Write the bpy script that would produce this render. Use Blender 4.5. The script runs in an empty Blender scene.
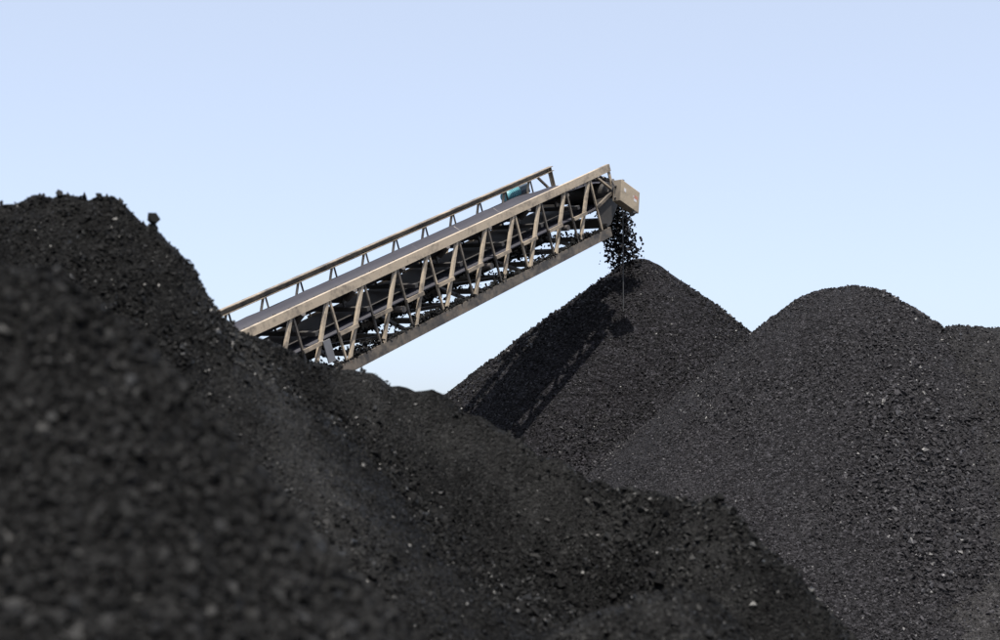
import bpy, bmesh, math, random
import numpy as np
from mathutils import Vector, Matrix, Euler

random.seed(7)
rng = np.random.default_rng(7)
scene = bpy.context.scene
COL = scene.collection

# ------------------------------------------------------------------ camera
EYE = Vector((0.0, 0.0, 3.2))
PITCH = math.atan(140.0 / 1540.0)
cam_data = bpy.data.cameras.new('camera')
cam_data.sensor_width = 36.0
cam_data.lens = 55.44
cam_data.clip_start = 0.1
cam_data.clip_end = 6000.0
cam_data.dof.use_dof = True
cam_data.dof.focus_distance = 26.0
cam_data.dof.aperture_fstop = 1.85
cam = bpy.data.objects.new('camera', cam_data)
cam.location = EYE
cam.rotation_euler = (math.pi / 2 + PITCH, 0, 0)
COL.objects.link(cam)
scene.camera = cam

# ------------------------------------------------------------------ sky and sun
SUN_EL, SUN_AZ = math.radians(67.0), math.radians(-88.0)     # azimuth from +X, counter-clockwise
sun_dir = Vector((math.cos(SUN_EL) * math.cos(SUN_AZ), math.cos(SUN_EL) * math.sin(SUN_AZ), math.sin(SUN_EL)))
world = bpy.data.worlds.new('World')
scene.world = world
world.use_nodes = True
wn = world.node_tree.nodes
wl = world.node_tree.links
wn.clear()
sky = wn.new('ShaderNodeTexSky')
sky.sky_type = 'NISHITA'
sky.sun_disc = False
sky.sun_elevation = SUN_EL
sky.sun_rotation = math.atan2(sun_dir.x, sun_dir.y)
sky.altitude = 0.0
sky.air_density = 0.6
sky.dust_density = 2.5
sky.ozone_density = 1.0
bg = wn.new('ShaderNodeBackground')
bg.inputs['Strength'].default_value = 0.15
wo = wn.new('ShaderNodeOutputWorld')
veil = wn.new('ShaderNodeMix')                       # even pale veil of summer haze over the whole sky
veil.data_type = 'RGBA'
veil.inputs[0].default_value = 0.55
veil.inputs[7].default_value = (2.70, 2.92, 3.26, 1.0)
wl.new(sky.outputs[0], veil.inputs[6])
wl.new(veil.outputs[2], bg.inputs['Color'])
wl.new(bg.outputs[0], wo.inputs['Surface'])

sun_data = bpy.data.lights.new('sun', 'SUN')
sun_data.energy = 4.0
sun_data.angle = math.radians(0.5)
sun_data.color = (1.0, 0.95, 0.87)
sun = bpy.data.objects.new('sun', sun_data)
sun.rotation_euler = sun_dir.to_track_quat('Z', 'Y').to_euler()
sun.location = (0, 0, 40)
COL.objects.link(sun)

vs = scene.view_settings
vs.view_transform = 'Standard'
vs.look = 'None'
vs.gamma = 1.0
vs.exposure = 1.0
vs.use_curve_mapping = False
scene.render.engine = 'CYCLES'
scene.render.resolution_x = 1024
scene.render.resolution_y = 655

# ------------------------------------------------------------------ materials
def material(name):
    m = bpy.data.materials.new(name)
    m.use_nodes = True
    nt = m.node_tree
    b = nt.nodes['Principled BSDF']
    return m, nt, b

def node(nt, kind, **kw):
    n = nt.nodes.new(kind)
    for k, v in kw.items():
        setattr(n, k, v)
    return n

def ramp(nt, src, stops):
    r = node(nt, 'ShaderNodeValToRGB')
    el = r.color_ramp.elements
    el[0].position, el[0].color = stops[0][0], (*stops[0][1], 1)
    el[1].position, el[1].color = stops[-1][0], (*stops[-1][1], 1)
    for p, c in stops[1:-1]:
        e = el.new(p)
        e.color = (*c, 1)
    nt.links.new(src, r.inputs[0])
    return r.outputs[0]

def noise(nt, scale, detail=4.0, rough=0.55, co=None, distort=0.0):
    n = node(nt, 'ShaderNodeTexNoise')
    n.inputs['Scale'].default_value = scale
    n.inputs['Detail'].default_value = detail
    n.inputs['Roughness'].default_value = rough
    n.inputs['Distortion'].default_value = distort
    if co is not None:
        nt.links.new(co, n.inputs['Vector'])
    return n.outputs[0]

def mixc(nt, fac, a, b, mode='MIX'):
    m = node(nt, 'ShaderNodeMix', data_type='RGBA', blend_type=mode)
    if isinstance(fac, (int, float)):
        m.inputs[0].default_value = fac
    else:
        nt.links.new(fac, m.inputs[0])
    for i, v in ((6, a), (7, b)):
        if isinstance(v, tuple):
            m.inputs[i].default_value = (*v, 1)
        else:
            nt.links.new(v, m.inputs[i])
    return m.outputs[2]

def coal_ground(name, dark, mid, dusty, cell, dust_lo=0.52, dust_hi=0.75, bump=1.0, patch=0.55, drift=None):
    """packed fine coal: small crumbs of changing tone, with drifts of paler coal dust"""
    m, nt, b = material(name)
    co = node(nt, 'ShaderNodeTexCoord').outputs['Object']
    v = node(nt, 'ShaderNodeTexVoronoi', feature='F1')
    v.inputs['Scale'].default_value = cell
    v.inputs['Randomness'].default_value = 1.0
    nt.links.new(co, v.inputs['Vector'])
    sep = node(nt, 'ShaderNodeSeparateColor')
    nt.links.new(v.outputs['Color'], sep.inputs[0])
    grain = ramp(nt, sep.outputs[0], [(0.0, tuple(c * 0.6 for c in dark)), (0.6, mid), (0.88, tuple(c * 1.7 for c in mid)), (1.0, tuple(c * 3.2 for c in mid))])
    big = noise(nt, patch, 5.0, 0.6, co, 0.4)
    dustf = node(nt, 'ShaderNodeMapRange')
    dustf.inputs[1].default_value = dust_lo
    dustf.inputs[2].default_value = dust_hi
    dustf.inputs[3].default_value = 0.0
    dustf.inputs[4].default_value = 0.8
    nt.links.new(big, dustf.inputs[0])
    dusty_grain = mixc(nt, 0.5, mixc(nt, 0.6, grain, dusty), dusty)
    col = mixc(nt, dustf.outputs[0], grain, dusty_grain)
    if drift:                                   # dry pale dust lying where the heap's own 'dust' amount says
        at = node(nt, 'ShaderNodeAttribute', attribute_name='dust')
        am = node(nt, 'ShaderNodeMath', operation='MULTIPLY')
        am.inputs[1].default_value = 0.85
        nt.links.new(at.outputs['Fac'], am.inputs[0])
        col = mixc(nt, am.outputs[0], col, mixc(nt, 0.5, grain, drift, 'ADD'))
    nt.links.new(col, b.inputs['Base Color'])
    r = node(nt, 'ShaderNodeMapRange')
    r.inputs[3].default_value = 0.38
    r.inputs[4].default_value = 0.85
    nt.links.new(sep.outputs[1], r.inputs[0])
    nt.links.new(r.outputs[0], b.inputs['Roughness'])
    b.inputs['Specular IOR Level'].default_value = 0.05
    n2 = noise(nt, cell * 0.45, 6.0, 0.7, co)
    bp0 = node(nt, 'ShaderNodeBump')
    bp0.inputs['Strength'].default_value = 0.7 * bump
    bp0.inputs['Distance'].default_value = 0.06
    nt.links.new(n2, bp0.inputs['Height'])
    bp = node(nt, 'ShaderNodeBump', invert=True)
    bp.inputs['Strength'].default_value = 1.0 * bump
    bp.inputs['Distance'].default_value = 0.9 / cell
    nt.links.new(v.outputs['Distance'], bp.inputs['Height'])
    nt.links.new(bp0.outputs[0], bp.inputs['Normal'])
    nt.links.new(bp.outputs[0], b.inputs['Normal'])
    return m

def coal_lumps(name, lo, hi, shiny=0.4, island=True, spec=0.35):
    """broken coal: every lump has its own tone and gloss"""
    m, nt, b = material(name)
    if island:
        rnd = node(nt, 'ShaderNodeNewGeometry').outputs['Random Per Island']
    else:
        rnd = node(nt, 'ShaderNodeObjectInfo').outputs['Random']
    c = ramp(nt, rnd, [(0.0, lo), (0.8, hi), (0.97, tuple(x * 1.4 for x in hi)), (1.0, tuple(x * 2.4 for x in hi))])
    co = node(nt, 'ShaderNodeTexCoord').outputs['Object']
    n = noise(nt, 30.0, 4.0, 0.6, co)
    c2 = mixc(nt, n, c, mixc(nt, 0.25, c, (0.016, 0.016, 0.016)))
    nt.links.new(c2, b.inputs['Base Color'])
    wn_ = node(nt, 'ShaderNodeTexWhiteNoise', noise_dimensions='1D')
    nt.links.new(rnd, wn_.inputs['W'])
    gloss = node(nt, 'ShaderNodeMath', operation='GREATER_THAN')       # a few lumps break with a shiny cleavage face
    gloss.inputs[1].default_value = 0.88
    nt.links.new(wn_.outputs[0], gloss.inputs[0])
    for sock, lo_, hi_ in (('Roughness', 0.75, shiny), ('Specular IOR Level', 0.05, spec)):
        r = node(nt, 'ShaderNodeMapRange')
        r.inputs[3].default_value = lo_
        r.inputs[4].default_value = hi_
        nt.links.new(gloss.outputs[0], r.inputs[0])
        nt.links.new(r.outputs[0], b.inputs[sock])
    bp = node(nt, 'ShaderNodeBump')
    bp.inputs['Strength'].default_value = 0.35
    bp.inputs['Distance'].default_value = 0.01
    nt.links.new(noise(nt, 70.0, 5.0, 0.65, co), bp.inputs['Height'])
    nt.links.new(bp.outputs[0], b.inputs['Normal'])
    return m

def painted_steel(name, paint, grime, amount, rough=0.6):
    """weathered paint with coal grime in drifts, rust specks"""
    m, nt, b = material(name)
    co = node(nt, 'ShaderNodeTexCoord').outputs['Object']
    n1 = noise(nt, 2.2, 6.0, 0.65, co, 0.6)
    n2 = noise(nt, 14.0, 5.0, 0.6, co)
    mul = node(nt, 'ShaderNodeMath', operation='MULTIPLY_ADD')
    mul.inputs[1].default_value = 0.45
    nt.links.new(n2, mul.inputs[0])
    nt.links.new(n1, mul.inputs[2])
    f = node(nt, 'ShaderNodeMapRange')
    f.inputs[1].default_value = 0.95 - amount * 0.5
    f.inputs[2].default_value = 1.05 - amount * 0.25
    nt.links.new(mul.outputs[0], f.inputs[0])
    tone = mixc(nt, n2, tuple(c * 0.86 for c in paint), tuple(min(1, c * 1.1) for c in paint))
    col = mixc(nt, f.outputs[0], tone, grime)
    rust = ramp(nt, noise(nt, 9.0, 6.0, 0.7, co), [(0.62, (0, 0, 0)), (0.7, (1, 1, 1))])
    col2 = mixc(nt, rust, col, mixc(nt, 0.6, col, (0.16, 0.075, 0.035)))
    nt.links.new(col2, b.inputs['Base Color'])
    b.inputs['Roughness'].default_value = rough
    bp = node(nt, 'ShaderNodeBump')
    bp.inputs['Strength'].default_value = 0.25
    bp.inputs['Distance'].default_value = 0.01
    nt.links.new(n2, bp.inputs['Height'])
    nt.links.new(bp.outputs[0], b.inputs['Normal'])
    return m

def plain(name, color, rough=0.6, metal=0.0, var=0.25, scale=12.0):
    m, nt, b = material(name)
    co = node(nt, 'ShaderNodeTexCoord').outputs['Object']
    n = noise(nt, scale, 5.0, 0.6, co)
    c = mixc(nt, n, tuple(x * (1 - var) for x in color), tuple(min(1, x * (1 + var)) for x in color))
    nt.links.new(c, b.inputs['Base Color'])
    b.inputs['Roughness'].default_value = rough
    b.inputs['Metallic'].default_value = metal
    return m

M = {}
M['near_coal'] = coal_ground('near_coal', (0.005, 0.005, 0.005), (0.0105, 0.0105, 0.0105), (0.015, 0.015, 0.0148), 60.0)
M['mid_coal'] = coal_ground('mid_coal', (0.003, 0.003, 0.003), (0.0058, 0.0058, 0.0058), (0.012, 0.0119, 0.0117), 46.0, 0.5, 0.66, drift=(0.029, 0.0287, 0.0282))
M['fresh_coal'] = coal_ground('fresh_coal', (0.006, 0.0058, 0.0066), (0.0132, 0.0127, 0.0145), (0.0175, 0.0168, 0.019), 30.0)
M['right_coal'] = coal_ground('right_coal', (0.0085, 0.0082, 0.0091), (0.018, 0.0174, 0.0192), (0.025, 0.0243, 0.0262), 34.0, 0.42, 0.7, patch=0.3)
M['far_coal'] = coal_ground('far_coal', (0.008, 0.0078, 0.0082), (0.017, 0.0165, 0.0171), (0.025, 0.0243, 0.0248), 34.0, 0.40, 0.62, patch=0.35, drift=(0.030, 0.0288, 0.0284))
M['lump_dark'] = coal_lumps('lump_dark', (0.004, 0.004, 0.0042), (0.0155, 0.0155, 0.0155), 0.45, spec=0.16)
M['lump_damp'] = coal_lumps('lump_damp', (0.003, 0.003, 0.0031), (0.0105, 0.0105, 0.0105), 0.4, spec=0.40)
M['lump_dusty'] = coal_lumps('lump_dusty', (0.010, 0.0099, 0.0097), (0.030, 0.0297, 0.029), 0.4, spec=0.38)
M['lump_fresh'] = coal_lumps('lump_fresh', (0.005, 0.0048, 0.0054), (0.021, 0.0203, 0.0214))
M['lump_right'] = coal_lumps('lump_right', (0.012, 0.0116, 0.0127), (0.034, 0.0329, 0.0356))
M['lump_single'] = coal_lumps('lump_single', (0.0045, 0.0045, 0.0045), (0.0135, 0.0135, 0.0135), 0.55, island=False, spec=0.09)
M['tan'] = painted_steel('tan_paint', (0.35, 0.288, 0.215), (0.12, 0.10, 0.08), 0.5)
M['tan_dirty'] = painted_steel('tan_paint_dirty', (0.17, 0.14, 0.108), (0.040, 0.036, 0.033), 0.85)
M['tan_worn_shaded'] = painted_steel('tan_paint_worn_shaded', (0.29, 0.238, 0.178), (0.08, 0.068, 0.056), 0.7)  # worn paint; on the far top chord its darker tone paints in channel shade
M['tan_box'] = painted_steel('box_paint', (0.33, 0.275, 0.205), (0.17, 0.145, 0.115), 0.5)
M['grey_steel'] = plain('grey_steel', (0.12, 0.122, 0.13), 0.5)
M['dark_steel'] = plain('dark_steel', (0.035, 0.032, 0.03), 0.6)
M['rubber'] = plain('belt_rubber', (0.019, 0.0185, 0.027), 0.6, 0, 0.3, 5.0)
M['roller'] = plain('roller_steel', (0.10, 0.09, 0.085), 0.45, 0.3)
M['teal'] = plain('teal_paint', (0.09, 0.26, 0.31), 0.5, 0, 0.2)
M['navy'] = plain('dark_blue_paint', (0.03, 0.05, 0.075), 0.5)
M['white'] = plain('white_label', (0.5, 0.5, 0.52), 0.6, 0, 0.08)
M['red'] = plain('red_print', (0.36, 0.17, 0.13), 0.6, 0, 0.15)
M['cable'] = plain('cable', (0.04, 0.04, 0.042), 0.7)
M['yard'] = coal_ground('yard_dust', (0.02, 0.019, 0.018), (0.05, 0.047, 0.043), (0.10, 0.09, 0.078), 20.0, 0.4, 0.7)

# ------------------------------------------------------------------ object helpers
def link(name, mesh, parent=None, loc=(0, 0, 0)):
    o = bpy.data.objects.new(name, mesh)
    COL.objects.link(o)
    o.location = loc
    if parent is not None:
        o.parent = parent
    return o

def tag(o, label=None, cat=None, group=None, kind=None):
    if label: o['label'] = label
    if cat: o['category'] = cat
    if group: o['group'] = group
    if kind: o['kind'] = kind
    return o

def mesh_np(name, V, T, mat, smooth=False):
    """triangle (or quad) mesh from numpy arrays"""
    me = bpy.data.meshes.new(name)
    n = T.shape[1]
    me.vertices.add(len(V))
    me.vertices.foreach_set('co', np.ascontiguousarray(V, dtype=np.float32).ravel())
    me.loops.add(T.size)
    me.loops.foreach_set('vertex_index', np.ascontiguousarray(T, dtype=np.int32).ravel())
    me.polygons.add(len(T))
    me.polygons.foreach_set('loop_start', np.arange(0, T.size, n, dtype=np.int32))
    me.polygons.foreach_set('use_smooth', np.full(len(T), smooth, dtype=bool))
    me.update(calc_edges=True)
    me.materials.append(mat)
    return me

# ------------------------------------------------------------------ value noise
def _hash(ix, iy, s):
    n = (ix.astype(np.int64) * 374761393 + iy.astype(np.int64) * 668265263 + s * 1442695041) & 0xffffffff
    n = ((n ^ (n >> 13)) * 1274126177) & 0xffffffff
    n = ((n ^ (n >> 16)) * 2246822519) & 0xffffffff
    return ((n ^ (n >> 15)) & 0xffff) / 32767.5 - 1.0

def vnoise(x, y, s):
    ix, iy = np.floor(x), np.floor(y)
    fx, fy = x - ix, y - iy
    fx = fx * fx * fx * (fx * (fx * 6 - 15) + 10)
    fy = fy * fy * fy * (fy * (fy * 6 - 15) + 10)
    a, b, c, d = _hash(ix, iy, s), _hash(ix + 1, iy, s), _hash(ix, iy + 1, s), _hash(ix + 1, iy + 1, s)
    return a + (b - a) * fx + (c - a) * fy + (a - b - c + d) * fx * fy

def fbm(x, y, s, o=4, g=0.5):
    r, a = 0.0, 1.0
    for i in range(o):
        r = r + a * vnoise(x + i * 17.3, y - i * 9.1, s + i)
        x, y = x * 1.93 + y * 0.4, y * 1.93 - x * 0.4
        a *= g
    return r

# ------------------------------------------------------------------ heaps
def heap(x, y, crest, k, steep, steep_r, r0):
    """height of coal poured along a crest line: crest height minus a repose profile"""
    best = np.full(np.shape(x), -1e9)
    P = np.array(crest, float)
    if len(P) == 1:
        P = np.vstack([P, P + 1e-3])
    for A, B in zip(P[:-1], P[1:]):
        d = B[:2] - A[:2]
        L = max(d @ d, 1e-9)
        u = ((x - A[0]) * d[0] + (y - A[1]) * d[1]) / L
        t0 = np.clip(u, 0, 1)
        sl = (B[2] - A[2]) / math.sqrt(L)
        d0 = np.hypot(x - A[0] - t0 * d[0], y - A[1] - t0 * d[1])
        sh = np.clip(sl / k, -0.9, 0.9)
        sh = sh / np.sqrt(1 - sh * sh) * d0 / math.sqrt(L)
        t = np.clip(u + sh, 0, 1)
        dist = np.hypot(x - A[0] - t * d[0], y - A[1] - t * d[1])
        dd = np.sqrt(dist ** 2 + r0 ** 2) - r0
        best = np.maximum(best, A[2] + t * (B[2] - A[2]) - k * dd - steep * (1 - np.exp(-dd / steep_r)))
    return best

NEAR = [(-2.57, 4.29, 3.56), (-2.04, 4.47, 3.74), (-1.61, 4.57, 3.79), (-1.34, 4.57, 3.75), (-1.14, 4.58, 3.59), (-0.93, 4.56, 3.32), (-0.72, 4.54, 3.0), (-0.47, 4.46, 2.69), (-0.28, 4.39, 2.45)]
MID = [(-5.5, 10.11, 4.65), (-4.21, 10.69, 4.93), (-3.57, 10.88, 4.99), (-3.14, 10.88, 5.03), (-2.79, 10.88, 5.0), (-2.51, 10.89, 4.85), (-2.37, 11.12, 4.62), (-2.22, 11.34, 4.37), (-1.99, 11.56, 4.18), (-1.32, 11.98, 3.96), (-0.48, 12.3, 3.72), (0.0, 12.23, 3.44), (0.47, 12.05, 3.14), (1.04, 11.58, 2.87), (1.57, 11.08, 2.79), (1.81, 10.8, 2.62), (2.22, 10.35, 2.03), (2.61, 10.0, 1.43)]
HUMP = [(0.50, 8.72, 2.33), (0.86, 8.66, 2.46), (1.31, 8.50, 2.22)]
CONV = [(2.65, 28.96, 7.00)]
RIGHT = [(5.33, 24.35, 5.92), (5.58, 24.15, 5.92)]
FARR = [(7.08, 23.5, 5.21), (11.4, 23.5, 5.06)]

def h_near(x, y):
    return heap(x, y, NEAR, 0.80, 0.35, 0.45, 0.08) + 0.05 * fbm(x * 1.3, y * 1.3, 1, 3) + 0.022 * fbm(x * 7, y * 7, 2, 4, 0.6)
def h_mid(x, y):
    z = np.maximum(heap(x, y, MID, 0.72, 0.5, 0.75, 0.06), heap(x, y, HUMP, 0.72, 0.05, 0.5, 0.3))
    z = z - 0.20 * np.exp(-((x + 0.25) / 0.55) ** 2 - ((y - 10.5) / 0.7) ** 2) + 0.07 * np.exp(-((x - 1.5) / 0.22) ** 2 - ((y - 11.08) / 0.3) ** 2)
    return z + 0.10 * fbm(x * 0.7, y * 0.7, 3, 3) + 0.045 * fbm(x * 4, y * 4, 4, 4, 0.6)
def h_conv(x, y):
    yy = np.where(y < CONV[0][1], CONV[0][1] + (y - CONV[0][1]) * 1.36, y)     # steeper on the face below the belt
    return heap(x, yy, CONV, 0.75, 0.0, 0.8, 0.24) + 0.05 * fbm(x * 0.6, y * 0.6, 5, 3) + 0.02 * fbm(x * 4, y * 4, 15, 3)
def h_right(x, y):
    return heap(x, y, RIGHT, 0.90, 0.0, 0.8, 0.75) + 0.06 * fbm(x * 0.5, y * 0.5, 6, 3) + 0.02 * fbm(x * 4, y * 4, 16, 3)
def h_far(x, y):
    return heap(x, y, FARR, 0.80, 0.0, 0.8, 0.6) + 0.06 * fbm(x * 0.5, y * 0.5, 7, 3) + 0.02 * fbm(x * 4, y * 4, 17, 3)

def streak(x, y, line, width, seed):
    """0..1 amount of dust along a line on the ground plan, with a ragged edge"""
    d2 = np.full(np.shape(x), 1e9)
    for A, B in zip(line[:-1], line[1:]):
        dx, dy = B[0] - A[0], B[1] - A[1]
        t = np.clip(((x - A[0]) * dx + (y - A[1]) * dy) / (dx * dx + dy * dy), 0, 1)
        d2 = np.minimum(d2, (x - A[0] - t * dx) ** 2 + (y - A[1] - t * dy) ** 2)
    rag = np.clip(1.0 + 0.45 * fbm(x * 2.7, y * 2.7, seed, 4, 0.6), 0.25, 2.0)
    return np.exp(-d2 / (width * rag) ** 2)

def dust_mid(x, y):
    d = streak(x, y, [(-1.85, 11.0), (-1.56, 10.42), (-1.3, 10.03), (-1.1, 9.49), (-0.9, 9.07)], 0.30, 81)
    d = np.maximum(d, 0.75 * streak(x, y, [(-1.0, 11.9), (-0.5, 12.08), (-0.1, 12.03), (0.46, 11.88), (0.9, 11.45)], 0.26, 83))
    d = np.maximum(d, 0.7 * streak(x, y, [(1.3, 10.95), (1.5, 10.6)], 0.30, 85))
    d = np.maximum(d, streak(x, y, [(0.5, 8.6), (0.95, 8.45)], 0.25, 87))
    return np.clip(d * (0.8 + 0.35 * fbm(x * 5, y * 5, 89, 3)), 0, 1)

def dust_far(x, y):
    d = streak(x, y, [(6.45, 21.9), (5.95, 20.3), (5.6, 18.6), (5.3, 17.2)], 0.42, 91)
    return np.clip(d * (0.85 + 0.3 * fbm(x * 2, y * 2, 93, 3)), 0, 1)

DUST = {'mid': dust_mid, 'far': dust_far}

def build_heap(name, hf, x0, x1, y0, y1, step, mat, base, dust=None):
    xs = np.arange(x0, x1, step)
    ys = np.arange(y0, y1, step)
    X, Y = np.meshgrid(xs, ys)
    Z = np.maximum(hf(X, Y), -0.4)
    nx, ny = len(xs), len(ys)
    V = np.stack([X.ravel() - base[0], Y.ravel() - base[1], Z.ravel()], 1)
    i = (np.arange(ny - 1)[:, None] * nx + np.arange(nx - 1)[None]).ravel()
    Q = np.stack([i, i + 1, i + nx + 1, i + nx], 1)
    zf = Z.ravel()
    Q = Q[(zf[Q].max(1) > -0.35)]
    used = np.unique(Q)
    remap = np.zeros(len(V), int)
    remap[used] = np.arange(len(used))
    me = mesh_np(name, V[used], remap[Q], mat, True)
    if dust is not None:
        at = me.attributes.new('dust', 'FLOAT', 'POINT')
        at.data.foreach_set('value', dust(X, Y).ravel()[used].astype(np.float32))
    return link(name, me, None, (base[0], base[1], 0))

# ------------------------------------------------------------------ broken lumps
def chunk(seed, n):
    """an angular convex lump of about unit diameter"""
    r = random.Random(seed)
    bm = bmesh.new()
    ax = (1.0, r.uniform(0.65, 0.95), r.uniform(0.5, 0.8))
    for _ in range(n):
        v = Vector((r.gauss(0, 1), r.gauss(0, 1), r.gauss(0, 1))).normalized() * r.uniform(0.42, 0.56)
        bm.verts.new((v.x * ax[0], v.y * ax[1], v.z * ax[2]))
    res = bmesh.ops.convex_hull(bm, input=bm.verts)
    junk = [g for g in res['geom_interior'] if isinstance(g, bmesh.types.BMVert)]
    if junk:
        bmesh.ops.delete(bm, geom=junk, context='VERTS')
    bmesh.ops.triangulate(bm, faces=bm.faces)
    bmesh.ops.recalc_face_normals(bm, faces=bm.faces)
    bm.verts.index_update()
    V = np.array([v.co[:] for v in bm.verts])
    T = np.array([[v.index for v in f.verts] for f in bm.faces])
    bm.free()
    return V, T

SMALL = [chunk(100 + i, 8) for i in range(20)]
LARGE = [chunk(300 + i, 13) for i in range(14)]

def rot_mats(n):
    q = rng.normal(size=(n, 4))
    q /= np.linalg.norm(q, axis=1)[:, None]
    w, x, y, z = q.T
    return np.stack([1 - 2 * (y * y + z * z), 2 * (x * y - z * w), 2 * (x * z + y * w),
                     2 * (x * y + z * w), 1 - 2 * (x * x + z * z), 2 * (y * z - x * w),
                     2 * (x * z - y * w), 2 * (y * z + x * w), 1 - 2 * (x * x + y * y)], 1).reshape(n, 3, 3)

def lump_mesh(name, P, S, mat, protos=SMALL):
    which = rng.integers(0, len(protos), len(P))
    Vs, Ts, off = [], [], 0
    for k, (V, T) in enumerate(protos):
        m = which == k
        n = int(m.sum())
        if not n:
            continue
        Rm = rot_mats(n)
        W = np.einsum('nij,vj->nvi', Rm, V) * S[m][:, None, None] + P[m][:, None, :]
        Vs.append(W.reshape(-1, 3))
        Ts.append((T[None] + (np.arange(n) * len(V))[:, None, None] + off).reshape(-1, 3))
        off += n * len(V)
    return mesh_np(name, np.concatenate(Vs), np.concatenate(Ts), mat, False)

large_meshes = [mesh_np('coal_lump', V, T, M['lump_single']) for V, T in LARGE]

def px(P):
    """where a point falls in the photograph (only used to skip lumps nobody could see)"""
    d = P - np.array(EYE)
    c, s = math.cos(PITCH), math.sin(PITCH)
    zc = d[:, 1] * c + d[:, 2] * s
    yc = -d[:, 1] * s + d[:, 2] * c
    return 500 + 1540 * d[:, 0] / zc, 320 - 1540 * yc / zc, zc

HILLS = {'near': h_near, 'mid': h_mid, 'conv': h_conv, 'right': h_right, 'far': h_far}
# height on screen of the front heaps, to skip what they hide
SIL = np.full(1400, 900.0)
for hf, (x0, x1, y0, y1) in ((h_mid, (-8, 5, 7, 14)), (h_near, (-4, 1, 3, 6))):
    X, Y = np.meshgrid(np.arange(x0, x1, 0.03), np.arange(y0, y1, 0.06))
    a, b, c = px(np.stack([X.ravel(), Y.ravel(), hf(X, Y).ravel()], 1))
    ia = np.clip(a + 200, 0, 1399).astype(int)
    np.minimum.at(SIL, ia, b)

def scatter(key, n, x0, x1, y0, y1, hide_margin=None):
    """n random points lying open to the front on a heap, with slope normals"""
    hf = HILLS[key]
    out = []
    got = 0
    for _ in range(60):
        m = 30000
        x, y = rng.uniform(x0, x1, m), rng.uniform(y0, y1, m)
        z = hf(x, y)
        e = 0.04
        gx = (hf(x + e, y) - z) / e
        gy = (hf(x, y + e) - z) / e
        N = np.stack([-gx, -gy, np.ones(m)], 1)
        area = np.linalg.norm(N, axis=1)
        N /= area[:, None]
        P = np.stack([x, y, z], 1)
        a, b, c = px(P)
        to = np.array(EYE) - P
        to /= np.linalg.norm(to, axis=1)[:, None]
        keep = (z > 0.02) & (a > -170) & (a < 1170) & (b < 760) & (c > 1) & ((N * to).sum(1) > -0.25) & (rng.random(m) < area / 2.0)
        if hide_margin is not None:
            keep &= b < SIL[np.clip(a + 200, 0, 1399).astype(int)] + hide_margin
        for k2, h2 in HILLS.items():
            if k2 != key:
                keep &= h2(x, y) < z + 0.03
        out.append(np.concatenate([P[keep], N[keep]], 1))
        got += int(keep.sum())
        if got >= n:
            break
    A = np.concatenate(out)[:n]
    return A[:, :3], A[:, 3:]

def dress(pile, key, n, box, size, mat, base, hide=None, sig=0.38, smax=2.6, sink=0.1, clump=0.0):
    P, N = scatter(key, n, *box, hide_margin=hide)
    S = size * np.clip(np.exp(rng.normal(0, sig, len(P))), 0.4, smax)
    if clump:
        S *= np.clip(1.0 + clump * fbm(P[:, 0] * 0.9, P[:, 1] * 0.9, 31, 3), 0.62, 1.7)
    if key == 'right':                          # the coarse coal has rolled down the middle of this heap
        S *= 0.85 + 0.55 * np.exp(-((P[:, 0] - 0.16 * (24.2 - P[:, 1]) * -1.0 - 6.0 + 0.25 * fbm(P[:, 0], P[:, 1] * 0.4, 71, 3)) / 0.8) ** 2)
    Q = P + N * (S * sink)[:, None]
    Q[:, 0] -= base[0]
    Q[:, 1] -= base[1]
    if key in DUST:                             # lumps lying in the dust are powdered with it, and fewer show
        du = DUST[key](P[:, 0], P[:, 1])
        pale = rng.random(len(P)) < du
        gone = pale & (rng.random(len(P)) < (0.2 if key == 'mid' else 0.35))
        o = link('loose_coal', lump_mesh('loose_coal', Q[pale & ~gone], S[pale & ~gone], M['lump_dusty' if key == 'mid' else 'lump_right']), pile)
        tag(o, kind='stuff')
        Q, S = Q[~pale], S[~pale]
    o = link('loose_coal', lump_mesh('loose_coal', Q, S, mat), pile)
    tag(o, kind='stuff')
    print('lumps', key, len(P))
    return o

def single_lumps(pile, pts, sizes, base, sink=0.12):
    for (P, N), s in zip(pts, sizes):
        o = link('coal_lump', random.choice(large_meshes), pile)
        o.location = (P[0] - base[0] + N[0] * s * sink, P[1] - base[1] + N[1] * s * sink, P[2] + N[2] * s * sink)
        o.rotation_euler = (random.uniform(0, 6.28), random.uniform(0, 6.28), random.uniform(0, 6.28))
        o.scale = (s, s * random.uniform(0.8, 1.1), s * random.uniform(0.75, 1.05))

# ------------------------------------------------------------------ setting: the yard floor
ground = link('ground', mesh_np('ground', np.array([[-3000, -3000, 0], [3000, -3000, 0], [3000, 3000, 0], [-3000, 3000, 0]], float), np.array([[0, 1, 2, 3]]), M['yard']))
tag(ground, kind='structure')

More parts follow.
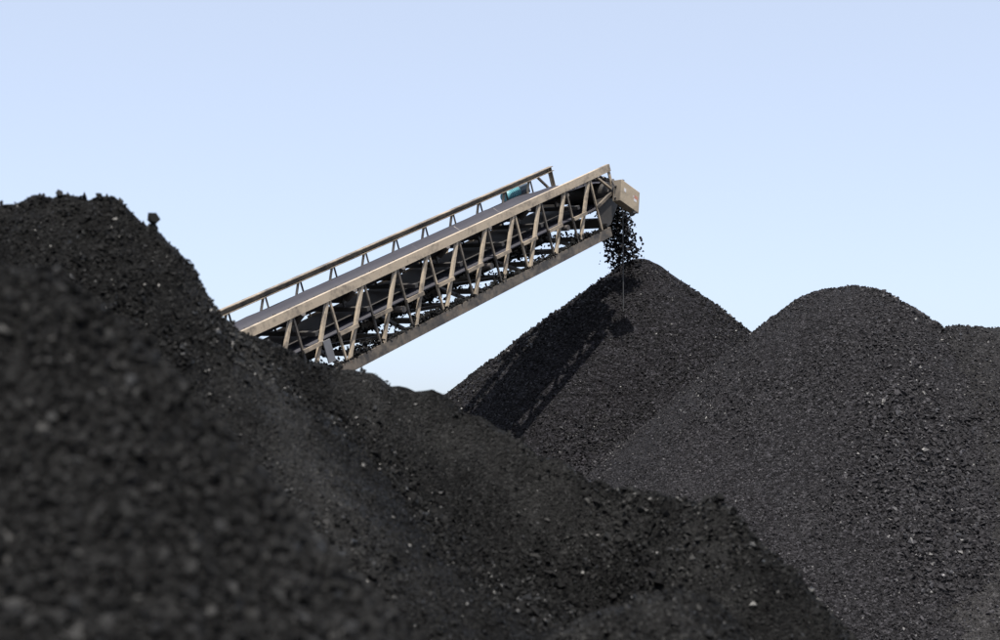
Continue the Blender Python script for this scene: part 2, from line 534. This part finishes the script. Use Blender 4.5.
# ------------------------------------------------------------------ the coal piles
B_NEAR, B_MID, B_CONV, B_RIGHT, B_FAR = (-1.6, 4.6), (-1.3, 11.5), (2.65, 28.96), (5.5, 24.2), (9.4, 24.0)
p_near = build_heap('coal_pile', h_near, -7.5, 4.5, 0.0, 9.5, 0.045, M['near_coal'], B_NEAR)
tag(p_near, 'blurred black coal pile nearest the camera, filling the lower left corner', 'coal pile', 'coal piles in the yard')
p_mid = build_heap('coal_pile', h_mid, -12.5, 6.5, 2.5, 19.5, 0.065, M['mid_coal'], B_MID, dust_mid)
tag(p_mid, 'long lumpy coal pile hiding the foot of the conveyor, its crest falling to the right', 'coal pile', 'coal piles in the yard')
p_conv = build_heap('coal_pile', h_conv, -7.5, 12.5, 18.0, 38.5, 0.08, M['fresh_coal'], B_CONV)
tag(p_conv, 'cone of fresh coal under the conveyor head, with the conveyor shadow across it', 'coal pile', 'coal piles in the yard')
p_right = build_heap('coal_pile', h_right, -2.5, 13.5, 16.3, 32.2, 0.08, M['right_coal'], B_RIGHT)
tag(p_right, 'broad greyish coal pile with a rounded top, right of the conveyor cone', 'coal pile', 'coal piles in the yard')
p_far = build_heap('coal_pile', h_far, -0.3, 19.7, 15.9, 32.0, 0.08, M['far_coal'], B_FAR, dust_far)
tag(p_far, 'dusty flat-topped coal pile cut off by the right edge of the picture', 'coal pile', 'coal piles in the yard')

dress(p_near, 'near', 15000, (-3.0, 0.6, 2.6, 5.0), 0.0165, M['lump_dark'], B_NEAR, sig=0.5, smax=3.0, clump=0.5)
dress(p_mid, 'mid', 66000, (-5.2, 4.2, 5.5, 12.8), 0.0195, M['lump_damp'], B_MID, sig=0.5, smax=3.5, clump=0.6)
dress(p_conv, 'conv', 32000, (-3.5, 8.5, 18.5, 28.8), 0.033, M['lump_fresh'], B_CONV, hide=50, sig=0.45, clump=0.3)
dress(p_right, 'right', 58000, (-0.5, 8.4, 16.4, 25.2), 0.0245, M['lump_right'], B_RIGHT, hide=50, sig=0.5, clump=0.45)
dress(p_far, 'far', 25000, (3.5, 9.9, 16.0, 24.8), 0.026, M['lump_right'], B_FAR, hide=50, sig=0.5, clump=0.25)

P, N = scatter('conv', 36000, 1.0, 6.0, 19.5, 27.5, hide_margin=50)
gap = np.abs(h_conv(P[:, 0], P[:, 1]) - h_right(P[:, 0], P[:, 1]))
m = gap < 0.16
P, N = P[m], N[m]
S = np.clip(rng.lognormal(math.log(0.05), 0.35, len(P)), 0.025, 0.10)
Q = P + N * (S * 0.2)[:, None] - np.array([B_CONV[0], B_CONV[1], 0])
tag(link('rolled_coal', lump_mesh('rolled_coal', Q, S, M['lump_right']), p_conv), kind='stuff')
print('rolled', len(P))

P, N = scatter('near', 300, -2.4, 0.4, 2.9, 4.75)
single_lumps(p_near, list(zip(P, N)), np.clip(rng.lognormal(math.log(0.035), 0.3, len(P)), 0.024, 0.07), B_NEAR)
P, N = scatter('mid', 70, -4.2, 3.2, 8.0, 12.5)
single_lumps(p_mid, list(zip(P, N)), np.clip(rng.lognormal(math.log(0.06), 0.25, len(P)), 0.045, 0.11), B_MID)
# crest lumps that stand against the sky
crest = []
C = np.array(MID)
for _ in range(110):
    i = random.randrange(1, len(C) - 3)
    t = random.random()
    q = C[i] * (1 - t) + C[i + 1] * t
    x, y = q[0] + random.gauss(0, 0.06), q[1] + random.gauss(0, 0.09)
    crest.append((np.array([x, y, float(h_mid(np.array([x]), np.array([y]))[0])]), np.array([0, 0, 1.0])))
single_lumps(p_mid, crest, rng.uniform(0.03, 0.07, len(crest)), B_MID, 0.12)
for (x, y, s, up) in ((1.48, 11.12, 0.075, 0.02), (1.57, 11.06, 0.09, 0.025), (1.66, 11.0, 0.07, 0.02), (1.74, 10.92, 0.06, 0.01), (-3.14, 10.85, 0.07, 0.02), (-2.86, 10.86, 0.06, 0.02), (-2.47, 10.86, 0.115, 0.065), (-2.47, 10.87, 0.10, 0.0), (-2.24, 11.12, 0.10, 0.03), (-2.20, 11.16, 0.09, -0.01)):
    z = float(h_mid(np.array([x]), np.array([y]))[0])
    o = link('coal_lump', large_meshes[3], p_mid, (x - B_MID[0], y - B_MID[1], z + up))
    o.scale = (s, s, s)
    o.rotation_euler = (random.uniform(0, 6), random.uniform(0, 6), random.uniform(0, 6))

# ------------------------------------------------------------------ the conveyor
P0 = Vector((1.911, 26.641, 8.368))          # head end of the near top chord
AX = Vector((0.58804, 0.71124, 0.38517)).normalized()      # towards the head
CX = Vector((-0.77070, 0.63720, 0.0)).normalized()         # towards the far truss
NX = AX.cross(CX)
if NX.z < 0:
    NX = -NX
WID, HGT, LEN = 1.323, 1.2, 20.0
tail = P0 - AX * LEN + CX * (WID / 2)
BASE = Vector((tail.x, tail.y, 0.0))
conveyor = bpy.data.objects.new('stacking_conveyor', None)
COL.objects.link(conveyor)
conveyor.location = BASE
tag(conveyor, 'tan lattice stacking conveyor rising over the piles, dropping coal from its head', 'conveyor')

def pt(s, w, h):
    """s metres back from the head, w across to the far side, h above the top chord"""
    return P0 - AX * s + CX * w + NX * (h + 0.06 * w) - BASE

class Build:
    def __init__(self):
        self.bm = bmesh.new()
    def prism(self, prof, a, b, ex, ey):
        """extrude a closed profile (list of 2D points on axes ex, ey) from a to b"""
        va = [self.bm.verts.new(a + ex * x + ey * y) for x, y in prof]
        vb = [self.bm.verts.new(b + ex * x + ey * y) for x, y in prof]
        n = len(prof)
        self.bm.faces.new(va[::-1])
        self.bm.faces.new(vb)
        for i in range(n):
            j = (i + 1) % n
            self.bm.faces.new((va[i], va[j], vb[j], vb[i]))
        return self
    def bar(self, a, b, tw, th, up):
        d = (b - a).normalized()
        e1 = d.cross(up).normalized()
        e2 = e1.cross(d).normalized()
        return self.prism([(-tw / 2, -th / 2), (tw / 2, -th / 2), (tw / 2, th / 2), (-tw / 2, th / 2)], a, b, e1, e2)
    def angle(self, a, b, leg1, leg2, t, e1, e2):
        """angle iron: flat leg along e1, standing leg along e2"""
        return self.prism([(0, 0), (leg1, 0), (leg1, t), (t, t), (t, leg2), (0, leg2)], a, b, e1, e2)
    def tube(self, a, b, r, n=14, r2=None):
        d = (b - a).normalized()
        e1 = d.orthogonal().normalized()
        e2 = d.cross(e1)
        r2 = r if r2 is None else r2
        va = [self.bm.verts.new(a + (e1 * math.cos(t) + e2 * math.sin(t)) * r) for t in [2 * math.pi * i / n for i in range(n)]]
        vb = [self.bm.verts.new(b + (e1 * math.cos(t) + e2 * math.sin(t)) * r2) for t in [2 * math.pi * i / n for i in range(n)]]
        self.bm.faces.new(va[::-1])
        self.bm.faces.new(vb)
        for i in range(n):
            j = (i + 1) % n
            self.bm.faces.new((va[i], va[j], vb[j], vb[i]))
        return self
    def plate(self, pts, thick):
        """flat plate from a corner loop, given thickness along its normal"""
        nrm = (pts[1] - pts[0]).cross(pts[2] - pts[0]).normalized() * thick
        va = [self.bm.verts.new(p) for p in pts]
        vb = [self.bm.verts.new(p + nrm) for p in pts]
        n = len(pts)
        self.bm.faces.new(va[::-1])
        self.bm.faces.new(vb)
        for i in range(n):
            j = (i + 1) % n
            self.bm.faces.new((va[i], va[j], vb[j], vb[i]))
        return self
    def done(self, name, mat, parent=conveyor, bevel=0.0):
        bmesh.ops.recalc_face_normals(self.bm, faces=self.bm.faces)
        if bevel:
            bmesh.ops.bevel(self.bm, geom=list(self.bm.edges), offset=bevel, segments=1, affect='EDGES')
        me = bpy.data.meshes.new(name)
        self.bm.to_mesh(me)
        self.bm.free()
        me.materials.append(mat)
        return link(name, me, parent)

NODE0, PAN = 0.64, 0.745
nodes = [NODE0 + PAN * k for k in range(26) if NODE0 + PAN * k < LEN - 0.2]
CH = 0.128           # chord depth
for side in (0, 1):
    w0 = 0.0 if side == 0 else WID
    inw = CX if side == 0 else -CX
    # channel: web outside, flanges inward
    def channel(a, b, name, mat, depth, fl):
        t = 0.012
        prof = [(0, 0), (fl, 0), (fl, -t), (t, -t), (t, -depth + t), (fl, -depth + t), (fl, -depth), (0, -depth)]
        return Build().prism(prof, a, b, inw, NX).done(name, mat)
    lift = 0.0 if side == 0 else 0.035
    tc = channel(pt(LEN, w0, lift), pt(-0.01, w0, lift), 'top_chord', M['tan'] if side == 0 else M['tan_worn_shaded'], CH if side == 0 else 0.09, 0.07 if side == 0 else 0.11)  # far chord gets the darker tan, shade inside its channel put into the colour
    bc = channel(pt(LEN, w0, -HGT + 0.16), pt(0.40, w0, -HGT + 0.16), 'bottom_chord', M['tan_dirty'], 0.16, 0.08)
    t = 0.010
    for k, s in enumerate(nodes):
        top, bot = (-CH + 0.01 if side == 0 else -0.045), -HGT + 0.15
        # upright: thin angle iron, square to the chords
        b = Build()
        b.angle(pt(s, w0, top) + inw * 0.014, pt(s, w0, bot) + inw * 0.014, 0.03, 0.03, t, inw, AX)
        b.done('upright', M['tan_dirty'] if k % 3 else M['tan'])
        # diagonal from this top node to the foot of the next upright towards the tail
        s2 = s + PAN - 0.05
        b = Build()
        a1, a2 = pt(s + 0.05, w0, top) + inw * 0.014, pt(s2, w0, bot) + inw * 0.014
        d = (a2 - a1).normalized()
        e2 = d.cross(inw).normalized()
        if e2.dot(AX) > 0:
            e2 = -e2
        b.angle(a1, a2, 0.05, 0.046, t, inw, -e2)
        b.done('diagonal', M['tan'])
        # short rail half way up, between the next upright and this diagonal
        hm = -0.62
        f = (top - hm) / (top - bot)
        sd = s + 0.05 + (s2 - s - 0.05) * f
        b = Build()
        b.bar(pt(s + PAN + 0.01, w0, hm) - inw * 0.012, pt(sd - 0.04, w0, hm) - inw * 0.012, 0.03, 0.055, NX)
        b.done('short_rail', M['tan_worn_shaded'])
    # head end: end post, brace and strut
    Build().angle(pt(0.0, w0, lift - 0.012) + inw * 0.014, pt(0.0, w0, -0.47) + inw * 0.014, 0.06, 0.06, t, inw, -AX).done('end_post', M['tan'])
    Build().bar(pt(0.42, w0, -CH if side == 0 else -0.05) + inw * 0.03, pt(0.05, w0, -0.45) + inw * 0.03, 0.03, 0.045, CX).done('end_brace', M['tan'])
    Build().bar(pt(0.62, w0, -0.62) + inw * 0.03, pt(-0.04, w0, -0.47) + inw * 0.03, 0.05, 0.05, NX).done('end_strut', M['tan_dirty'])

# cross members under the belt and across the bottom, flat X bracing at the bottom
for k, s in enumerate(nodes):
    Build().bar(pt(s + 0.08, 0.08, -HGT + 0.05), pt(s + 0.08, WID - 0.08, -HGT + 0.05), 0.06, 0.08, NX).done('cross_member', M['dark_steel'])
    if k + 1 < len(nodes):
        wa, wb = (0.08, WID - 0.08) if k % 2 else (WID - 0.08, 0.08)
        Build().bar(pt(s + 0.1, wa, -HGT + 0.12), pt(s + PAN + 0.05, wb, -HGT + 0.12), 0.05, 0.05, NX).done('floor_brace', M['dark_steel'])

# the troughed belt, flattening towards the head drum, and its return run
HB, HW, FLAT, WING = -0.31, WID / 2, 0.15, 0.28
DR = 0.20            # drum radius
S_DRUM = -0.02
def trough(s):
    return math.radians(35) * min(1.0, max(0.0, (s - 0.1) / 1.6)) ** 0.7
bm = bmesh.new()
rows = []
svals = [S_DRUM + 0.0] + [0.1 + 0.12 * i for i in range(20)] + [2.6 + 0.6 * i for i in range(29)]
for s in svals:
    if s > LEN: break
    a = trough(s)
    ws = []
    for w_, seg in ((-1, 1), (-0.5, 1), (0, 0), (1, 0), (1.5, 2), (2, 2)):
        pass
    sag = 0.01 * math.sin(s * 5.7)
    pts = [(HW - FLAT - WING * math.cos(a), HB + WING * math.sin(a)),
           (HW - FLAT - WING * 0.45 * math.cos(a), HB + WING * 0.45 * math.sin(a)),
           (HW - FLAT, HB), (HW, HB - 0.006), (HW + FLAT, HB),
           (HW + FLAT + WING * 0.45 * math.cos(a), HB + WING * 0.45 * math.sin(a)),
           (HW + FLAT + WING * math.cos(a), HB + WING * math.sin(a))]
    flat_drop = 0.0
    rows.append([bm.verts.new(pt(s, w, h + sag * (0.3 if abs(w - HW) < 0.3 else 1.0))) for w, h in pts])
for r1, r2 in zip(rows[:-1], rows[1:]):
    for i in range(6):
        bm.faces.new((r1[i], r1[i + 1], r2[i + 1], r2[i]))
# wrap round the drum and return
bw0, bw1 = HW - FLAT - WING, HW + FLAT + WING
prev = [rows[0][0], rows[0][6]]
wrap = [(S_DRUM - DR * math.sin(t), HB - DR + DR * math.cos(t)) for t in [math.pi * i / 10 for i in range(1, 11)]]
ret = wrap + [(0.5, -0.74), (1.2, -0.70), (3, -0.69), (6, -0.67), (9, -0.69), (12, -0.67), (15, -0.69), (LEN - 0.2, -0.67)]
for s, h in ret:
    cur = [bm.verts.new(pt(s, bw0, h)), bm.verts.new(pt(s, bw1, h))]
    bm.faces.new((prev[0], cur[0], cur[1], prev[1]))
    prev = cur
bmesh.ops.recalc_face_normals(bm, faces=bm.faces)
ex = bmesh.ops.solidify(bm, geom=list(bm.faces), thickness=0.014)
me = bpy.data.meshes.new('belt')
bm.to_mesh(me)
bm.free()
me.materials.append(M['rubber'])
for p in me.polygons:
    p.use_smooth = True
link('belt', me, conveyor)
Build().tube(pt(S_DRUM, 0.16, HB - DR), pt(S_DRUM, WID - 0.16, HB - DR), DR - 0.022, 28).done('head_drum', M['dark_steel'])
Build().tube(pt(S_DRUM, -0.03, HB - DR), pt(S_DRUM, WID + 0.2, HB - DR), 0.045, 14).done('drum_shaft', M['roller'])
for w0, sg in ((0.03, 1), (WID - 0.03, -1)):
    Build().bar(pt(S_DRUM + 0.13, w0, HB - DR), pt(S_DRUM - 0.13, w0, HB - DR), 0.08, 0.16, NX).done('drum_bearing', M['dark_steel'], bevel=0.012)

# troughing idlers: a frame, three rollers, and a return roller below
for k in range(0, 18):
    s = 1.05 + 1.1 * k
    if s > LEN - 0.4: break
    a = trough(s)
    fr = Build()
    fr.bar(pt(s + 0.09, 0.02, HB - 0.17), pt(s + 0.09, WID - 0.02, HB - 0.17), 0.07, 0.06, NX)
    for w in (HW - FLAT - 0.02, HW + FLAT + 0.02):
        fr.bar(pt(s + 0.09, w, HB - 0.16), pt(s + 0.09, w, HB - 0.05), 0.03, 0.02, AX)
    fo = fr.done('idler_frame', M['dark_steel'])
    r = 0.048
    off = -r - 0.012
    Build().tube(pt(s, HW - FLAT + 0.02, HB + off), pt(s, HW + FLAT - 0.02, HB + off), r, 10).done('roller', M['roller'], fo)
    for sg in (-1, 1):
        c, sn = math.cos(a), math.sin(a)
        w1, h1 = HW + sg * (FLAT + 0.02 * c), HB + 0.02 * sn + off * 1.0
        w2, h2 = HW + sg * (FLAT + WING * c), HB + WING * sn + off
        Build().tube(pt(s, w1, h1), pt(s, w2, h2), r, 10).done('roller', M['roller'], fo)
    if k % 2 == 0:
        Build().tube(pt(s + 0.4, 0.1, -0.75), pt(s + 0.4, WID - 0.1, -0.75), 0.05, 12).done('return_roller', M['roller'])

# deck plates between the carrying run and the return run
for k in range(0, 17):
    sa = 0.75 + 1.1 * k
    Build().plate([pt(sa, 0.34, -0.56), pt(sa, WID - 0.22, -0.56), pt(sa + 1.092, WID - 0.22, -0.56), pt(sa + 1.092, 0.34, -0.56)], 0.006).done('deck_plate', M['dark_steel'])
    Build().plate([pt(sa, WID - 0.022, -0.56), pt(sa, WID - 0.022, -0.22), pt(sa + 1.092, WID - 0.022, -0.22), pt(sa + 1.092, WID - 0.022, -0.56)], 0.006).done('side_sheet', M['dark_steel'])
# skirt plate and dark guard round the head drum
Build().plate([pt(0.60, 0.06, -0.50), pt(0.60, 0.06, -1.02), pt(0.30, 0.06, -1.02), pt(-0.06, 0.06, -0.74), pt(-0.06, 0.06, -0.56)], 0.01).done('guard_plate', M['dark_steel'])
Build().plate([pt(0.60, WID - 0.06, -0.50), pt(0.60, WID - 0.06, -1.02), pt(0.30, WID - 0.06, -1.02), pt(-0.06, WID - 0.06, -0.74), pt(-0.06, WID - 0.06, -0.56)], 0.01).done('guard_plate', M['dark_steel'])
Build().bar(pt(0.36, 0.1, -0.97), pt(0.36, WID - 0.1, -0.97), 0.12, 0.16, NX).done('belt_scraper', M['dark_steel'])

# tan box hung beyond the head of the near truss
def wl_(x, y, z):
    return Vector((x, y, z)) - BASE
c0 = wl_(2.10, 26.27, 8.03)
e_r = Vector((0.33, 0.17, -0.205))
e_d = Vector((-0.02, 0.03, -0.365))
e_b = Vector((-0.115, 0.27, 0.03))
b = Build()
q = [c0, c0 + e_r, c0 + e_r + e_d, c0 + e_d]
va = [b.bm.verts.new(p) for p in q]
vb = [b.bm.verts.new(p + e_b) for p in q]
b.bm.faces.new(va)
b.bm.faces.new(vb[::-1])
for i in range(4):
    j = (i + 1) % 4
    b.bm.faces.new((va[j], va[i], vb[i], vb[j]))
box = b.done('discharge_box', M['tan_box'], bevel=0.006)
nb = e_r.cross(e_d).normalized()
if nb.y > 0: nb = -nb
def decal(u0, u1, v0, v1, name, mat):
    pp = [c0 + e_r * u + e_d * v + nb * 0.002 for u, v in ((u0, v0), (u1, v0), (u1, v1), (u0, v1))]
    Build().plate(pp, 0.0015).done(name, mat, box)
decal(0.16, 0.27, 0.30, 0.46, 'white_label', M['white'])
decal(0.70, 0.90, 0.30, 0.44, 'red_mark', M['red'])
decal(0.66, 0.74, 0.34, 0.42, 'white_mark', M['white'])
decal(0.70, 0.84, 0.45, 0.58, 'white_mark', M['white'])
Build().bar(c0 + e_r * 0.80 + e_d * 1.01 + e_b * 0.02, c0 + e_r * 1.0 + e_d * 1.03 + e_b * 0.9, 0.07, 0.05, NX).done('box_lip', M['dark_steel'], box)
Build().bar(c0 + e_r * 0.22 + e_b * 0.4 + Vector((0, 0, -0.02)), c0 + e_r * 0.22 + e_b * 0.4 + Vector((0, 0, 0.05)), 0.05, 0.05, AX).done('box_lug', M['grey_steel'], box)
Build().bar(pt(-0.02, 0.02, -0.30), c0 + e_d * 0.35 + e_b * 0.6, 0.05, 0.05, NX).done('box_bracket', M['dark_steel'])
Build().bar(pt(-0.02, 0.04, -0.46), c0 + e_d * 0.9 + e_b * 0.6, 0.05, 0.05, NX).done('box_bracket', M['dark_steel'])

# drive on the far side near the head: teal motor with a dark gearbox
mo = Build()
m0 = pt(1.16, WID + 0.16, -0.20)
mo.tube(m0, m0 + AX * 0.30, 0.12, 20)
motor = mo.done('drive_motor', M['teal'], bevel=0.012)
Build().tube(m0 - AX * 0.07, m0 - AX * 0.001, 0.085, 20, 0.115).done('fan_cover', M['teal'], motor)
Build().bar(m0 + AX * 0.302, m0 + AX * 0.58, 0.20, 0.17, NX).done('gearbox', M['navy'], motor, bevel=0.01)
for i in range(5):
    Build().tube(m0 + AX * (0.05 + 0.05 * i), m0 + AX * (0.062 + 0.05 * i), 0.128, 20).done('cooling_fin', M['teal'], motor)
Build().plate([pt(1.25, WID + 0.02, -0.35), pt(1.25, WID + 0.32, -0.35), pt(0.5, WID + 0.32, -0.35), pt(0.5, WID + 0.02, -0.35)], 0.015).done('motor_shelf', M['dark_steel'])

# grey bracket plate on the near truss and the hanging cable
Build().plate([pt(7.74, -0.035, -0.60), pt(7.74, -0.035, -0.92), pt(7.60, -0.035, -0.92), pt(7.60, -0.035, -0.60)], 0.02).done('bracket_plate', M['grey_steel'])
cz = float(h_conv(np.array([2.17]), np.array([26.95]))[0])
Build().tube(wl_(2.16, 26.80, 7.62), wl_(2.17, 26.95, max(cz, 5.80)), 0.009, 8).done('hanging_cable', M['cable'])

# trestle legs hidden behind the long pile, standing on the yard
for w0 in (-0.05, WID + 0.05):
    for s in (10.4, 11.6):
        a_ = pt(11.0, w0, -HGT)
        f_ = pt(s, w0, -HGT)
        f_.z = 0.0
        Build().bar(a_, f_, 0.14, 0.14, CX).done('trestle_leg', M['tan_dirty'])
for s in (LEN - 0.2,):
    for w0 in (0.05, WID - 0.05):
        a_ = pt(s, w0, -HGT)
        f_ = a_.copy()
        f_.z = 0.0
        if a_.z > 0.05:
            Build().bar(a_, f_, 0.12, 0.12, CX).done('tail_leg', M['tan_dirty'])

# ------------------------------------------------------------------ coal on the conveyor
def wpt(s, w, h):
    p = pt(s, w, h) + BASE
    return (p.x, p.y, p.z)
P, S = [], []
for _ in range(5200):
    s = random.uniform(-0.15, 12.0)
    u = random.uniform(-1, 1)
    a = trough(max(s, 0.1))
    half = 0.22
    h = HB + 0.02 + 0.05 * (1 - u * u) * random.random() ** 0.5 + max(0, abs(u) * half - FLAT) * math.tan(a)
    P.append(wpt(s, HW + u * half, h))
    S.append(random.uniform(0.02, 0.05))
o = link('belt_coal', lump_mesh('belt_coal', np.array(P), np.array(S), M['lump_fresh']))
tag(o, 'bed of black coal riding up in the trough of the belt', 'coal', kind='stuff')

# spilt coal caught on the lower chords and bracing
P, S = [], []
for _ in range(9000):
    s = random.uniform(0.45, 11.0)
    w = random.choice((random.uniform(0.015, 0.09), random.uniform(WID - 0.12, WID - 0.02), random.uniform(0.05, WID - 0.05)))
    d = fbm(np.array([s * 1.7]), np.array([w * 2.6]), 41, 3)[0]
    edge = min(w, WID - w) < 0.10
    if edge:
        top = 0.03 + 0.10 * max(0.0, fbm(np.array([s * 2.3]), np.array([float(w > 0.6) * 7.7]), 47, 3)[0] + 0.25)
        h = -HGT + 0.15 + random.random() * top
    else:
        k = (s - NODE0 - 0.08) / PAN
        near_cross = abs(k - round(k)) * PAN
        if near_cross > 0.10 + 0.16 * max(0, d): continue
        h = -HGT + 0.09 + random.random() * (0.05 + 0.15 * max(0, d + 0.2))
    P.append(wpt(s, w, h))
    S.append(random.uniform(0.03, 0.09))
o = link('spilt_coal', lump_mesh('spilt_coal', np.array(P), np.array(S), M['lump_dark']))
tag(o, 'spilt black coal caught along the lower chords of the conveyor', 'coal', kind='stuff')

# the falling stream
apex = np.array([2.5, 28.0, 6.95])
P, S = [], []
v0 = AX * 2.3
def fall(spread, t):
    w = HW + random.uniform(-0.27, 0.27)
    start = Vector(wpt(S_DRUM - DR * 0.75 - random.random() * 0.06, w, HB - 0.03 + random.uniform(-0.12, 0.06)))
    v = v0 * random.uniform(0.70, 1.0) + Vector((random.gauss(0, spread), random.gauss(0, spread), random.gauss(0, spread)))
    return start + v * t + Vector((0, 0, -4.9 * t * t))
while len(P) < 7400:
    p = fall(0.09, 0.62 * random.random() ** 1.25)
    if p.z < float(h_conv(np.array([p.x]), np.array([p.y]))[0]) + 0.02: continue
    P.append(p[:])
    S.append(random.uniform(0.035, 0.10) if len(P) < 4000 else random.uniform(0.012, 0.03))
o = link('falling_coal', lump_mesh('falling_coal', np.array(P), np.array(S), M['lump_fresh']))
tag(o, 'dense stream of coal pouring off the conveyor head onto the cone', 'coal', kind='stuff')

n = 0
while n < 44:
    p = fall(0.35, random.uniform(0.15, 0.62)) + Vector((random.uniform(-0.45, 0.05), random.uniform(-0.3, 0.0), 0))
    if p.z < float(h_conv(np.array([p.x]), np.array([p.y]))[0]) + 0.03: continue
    o = link('falling_lump', random.choice(large_meshes), None, p)
    s = random.uniform(0.02, 0.05) if n > 14 else random.uniform(0.05, 0.09)
    o.scale = (s, s, s)
    o.rotation_euler = (random.uniform(0, 6), random.uniform(0, 6), random.uniform(0, 6))
    tag(o, 'single coal lump in mid-air beside the stream falling from the conveyor head', 'coal lump', 'coal lumps in mid-air under the conveyor head')
    n += 1
